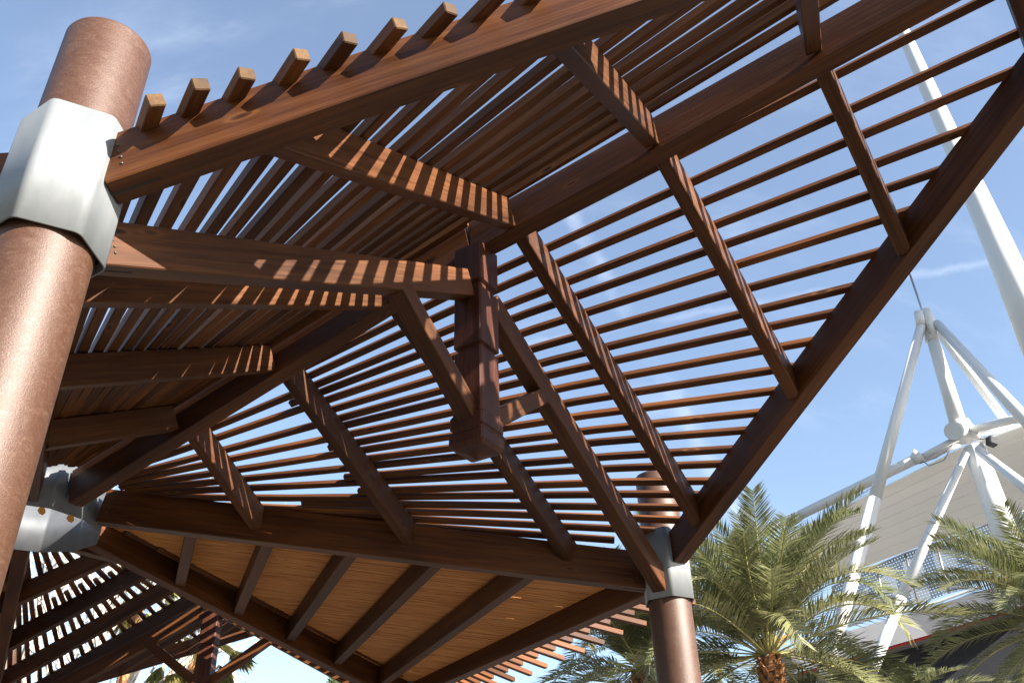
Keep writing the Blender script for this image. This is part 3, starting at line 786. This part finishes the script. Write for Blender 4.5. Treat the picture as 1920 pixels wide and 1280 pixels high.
# head of the four legged mast and its legs
head = at(1741, 600, 42)
tube('mast_head', [at(1735, 582, 42), at(1741, 602, 42), at(1748, 640, 42)], [.27, .28, .32], M['white'], stad, 16)
tube('mast_head', [at(1722, 585, 41.7), at(1727, 612, 41.7)], [.22, .24], M['white'], stad, 12)
st_tube('cable', (1703, 505, 43), (1744, 625, 41.5), .055, .055, 8, 'cable')
st_tube('strut', (1727, 612, 41.7), (1640, 935, 40), 0.226, 0.275)
st_tube('strut', (1640, 935, 40), (1536, 1310, 38), 0.275, 0.275)
st_tube('strut', (1741, 610, 42), (1802, 812, 42), 0.260, 0.378)
st_tube('strut', (1757, 606, 42), (1948, 815, 38), 0.206, 0.275)
st_tube('strut', (1752, 612, 43), (1905, 815, 47), 0.179, 0.226)
# node
tube('node_hub', [at(1800, 790, 42), at(1803, 800, 42), at(1806, 826, 42)], [.40, .46, .45], M['white'], stad, 20)
tube('node_hub', [at(1787, 808, 41.0), at(1812, 806, 42.5)], [.40, .40], M['white'], stad, 20)
tube('node_hub', [at(1818, 815, 42), at(1836, 812, 42)], [.30, .30], M['white'], stad, 16)
st_tube('strut', (1826, 838, 42), (1925, 1110, 42), 0.453, 0.549, 24)
st_tube('strut', (1810, 850, 41.5), (1690, 1120, 39), 0.165, 0.220)
st_tube('strut', (1690, 1120, 39), (1610, 1320, 38), 0.220, 0.220)
st_tube('strut', (1836, 845, 41), (1945, 930, 37), 0.186, 0.226)
# outrigger running left
st_tube('outrigger', (1796, 822, 41.5), (1722, 861, 42), 0.165, 0.165)
tube('joint', [at(1725, 853, 42), at(1713, 863, 42)], [.36, .24], M['white'], stad, 14)
st_tube('outrigger', (1720, 859, 42), (1500, 965, 44), 0.233, 0.233)
st_tube('outrigger', (1500, 965, 44), (1290, 1052, 46), 0.233, 0.233)
st_tube('outrigger', (1800, 832, 43), (1722, 866, 43.5), 0.123, 0.123)
st_tube('outrigger', (1812, 808, 42), (1940, 776, 40), 0.179, 0.179)
st_tube('outrigger', (1818, 815, 43), (1945, 795, 44), 0.137, 0.137)
# membrane roof made of sewn strips
def quad_strip(name, P, th, mat, parent):
    """curved sheet from two point rows with a thickness"""
    a, b = P; bm = bmesh.new(); n = len(a)
    nrm = (a[1] - a[0]).cross(b[0] - a[0]).normalized() * th
    rows = [[bm.verts.new(p) for p in r] for r in (a, b)] + [[bm.verts.new(p + nrm) for p in r] for r in (a, b)]
    for i in range(n - 1):
        bm.faces.new((rows[0][i], rows[0][i + 1], rows[1][i + 1], rows[1][i])); bm.faces.new((rows[2][i], rows[3][i], rows[3][i + 1], rows[2][i + 1]))
        bm.faces.new((rows[0][i], rows[2][i], rows[2][i + 1], rows[0][i + 1])); bm.faces.new((rows[1][i], rows[1][i + 1], rows[3][i + 1], rows[3][i]))
    bm.faces.new((rows[0][0], rows[1][0], rows[3][0], rows[2][0])); bm.faces.new((rows[0][-1], rows[2][-1], rows[3][-1], rows[1][-1]))
    o0 = a[0].copy(); me = finish(bm, name); me.materials.append(mat); me.transform(Matrix.Translation(-o0))
    o = bpy.data.objects.new(name, me); COL.objects.link(o); setpar(o, parent, Matrix.Translation(o0)); return o
def memb_pt(u, v):
    """u along the seams (0 left .. 1 right), v from outer edge (0) to the wall (1)"""
    ex = [(1440, 1022), (1560, 962), (1700, 893), (1815, 835), (1960, 785)]
    lo = [(1500, 1105), (1600, 1070), (1730, 1022), (1840, 985), (1980, 935)]
    x = u * 4; i = min(int(x), 3); f = x - i
    a = Vector(ex[i]).lerp(Vector(ex[i + 1]), f); b = Vector(lo[i]).lerp(Vector(lo[i + 1]), f)
    p = a.lerp(b, v); dist = (46 - 4 * u) + v * 9 + 1.2 * math.sin(v * 3.14)
    return at(p.x, p.y, dist)
NS = 7
for k in range(NS):
    v0, v1 = k / NS + (0.0 if k == 0 else 0.0025), (k + 1) / NS - 0.0025
    quad_strip('membrane_strip', [[memb_pt(i / 16, v0) for i in range(17)], [memb_pt(i / 16, v1) for i in range(17)]], 0.06, M['membrane'], stad)
for k in range(1, NS):
    tube('seam', [memb_pt(i / 8, k / NS) for i in range(9)], [.03] * 9, M['membrane'], stad, 6)
# perforated screen panels under the membrane edge
pd = 47.0
tops = [(1560, 1100), (1643, 1060), (1697, 1037), (1755, 1018), (1823, 994), (1878, 972), (1940, 950)]
bots = [(1590, 1165), (1660, 1142), (1722, 1133), (1780, 1112), (1850, 1087), (1905, 1065), (1965, 1040)]
for i in range(6):
    q = [at(*tops[i], pd), at(*tops[i + 1], pd), at(*bots[i + 1], pd), at(*bots[i], pd)]
    X = (q[1] - q[0]).normalized(); nrm = (q[1] - q[0]).cross(q[3] - q[0]).normalized()
    fr_ = Matrix((X, nrm, X.cross(nrm))).transposed().to_4x4(); fr_.translation = q[0]; inv = fr_.inverted()
    bm = bmesh.new(); c = [inv @ p for p in q]; cen = sum(c, Vector()) / 4; c = [cen + (p - cen) * 0.975 for p in c]
    v0 = [bm.verts.new((p.x, 0, p.z)) for p in c]; v1 = [bm.verts.new((p.x, 0.03, p.z)) for p in c]
    bm.faces.new(v0); bm.faces.new(v1[::-1])
    for k in range(4): bm.faces.new((v0[k], v1[k], v1[(k + 1) % 4], v0[(k + 1) % 4]))
    me = finish(bm, 'screen_panel'); me.materials.append(M['perf']); o = bpy.data.objects.new('screen_panel', me); COL.objects.link(o); setpar(o, stad, fr_)
for a, b in zip(tops, bots): tube('panel_post', [at(*a, pd - .1), at(*b, pd - .1)], [.05, .05], M['cable'], stad, 8)
tube('rail', [at(*t, pd - .12) for t in tops], [.05] * 7, M['cable'], stad, 8)
tube('rail', [at(x, y + 8, pd - .12) for x, y in bots], [.07] * 7, M['white'], stad, 8)
# concourse slab and the dark space under it
def slab(name, pts, dist, depth, mat):
    q = [at(*p, dist) for p in pts]; bm = bmesh.new(); dv = Vector((fw.x, fw.y, 0)).normalized() * depth
    v0 = [bm.verts.new(p) for p in q]; v1 = [bm.verts.new(p + dv) for p in q]; n = len(q)
    bm.faces.new(v0); bm.faces.new(v1[::-1])
    for k in range(n): bm.faces.new((v0[k], v1[k], v1[(k + 1) % n], v0[(k + 1) % n]))
    o0 = q[0].copy(); me = finish(bm, name); me.materials.append(mat); me.transform(Matrix.Translation(-o0))
    o = bpy.data.objects.new(name, me); COL.objects.link(o); setpar(o, stad, Matrix.Translation(o0)); return o
slab('concourse_slab', [(1480, 1215), (1700, 1150), (1990, 1062), (2000, 1110), (1740, 1190), (1490, 1262)], 46.5, 6, M['concrete'])
slab('red_trim', [(1490, 1264), (1740, 1192), (2000, 1112), (2000, 1115), (1740, 1195), (1490, 1267)], 46.6, .2, M['red'])
slab('void_shade', [(1490, 1271), (1740, 1199), (2000, 1119), (2000, 1680), (1490, 1680)], 49.0, 1.0, M['dark'])  # near-black sheet: shade of the open void under the slab, put in as colour

# far mast at the bottom left of centre
fm = thing('far_mast', 'small white mast and canopy tip far away at the bottom left', 'mast', (at(430, 1280, 60).x, at(430, 1280, 60).y, 0))
tube('pole', [at(432, 1420, 60), at(435, 1243, 60)], [.35, .22], M['white'], fm, 12)
tube('cable', [at(436, 1248, 60), at(470, 1290, 60)], [.04, .04], M['cable'], fm, 6)
quad_strip('canopy', [[at(408, 1292, 60), at(419, 1258, 60)], [at(455, 1300, 62), at(440, 1256, 62)]], .1, M['white'], fm)

# lamp box and slack cables by the mast node
tube('cable', [at(1788, 832, 41.2), at(1770, 862, 41.5), at(1742, 873, 41.8), at(1728, 862, 42)], [.03] * 4, M['cable'], stad, 6)
tube('cable', [at(1786, 836, 41.2), at(1755, 858, 41.5), at(1726, 868, 42)], [.025] * 3, M['cable'], stad, 6)
lo_ = at(1852, 832, 41.5)
beam('floodlight', lo_, lo_ + Vector((.38, .1, -.12)), .35, .42, M['dark'], stad, bev=0.05)
tube('floodlight_bracket', [at(1838, 822, 42), lo_ + Vector((.25, .05, .3))], [.06, .06], M['cable'], stad, 8)
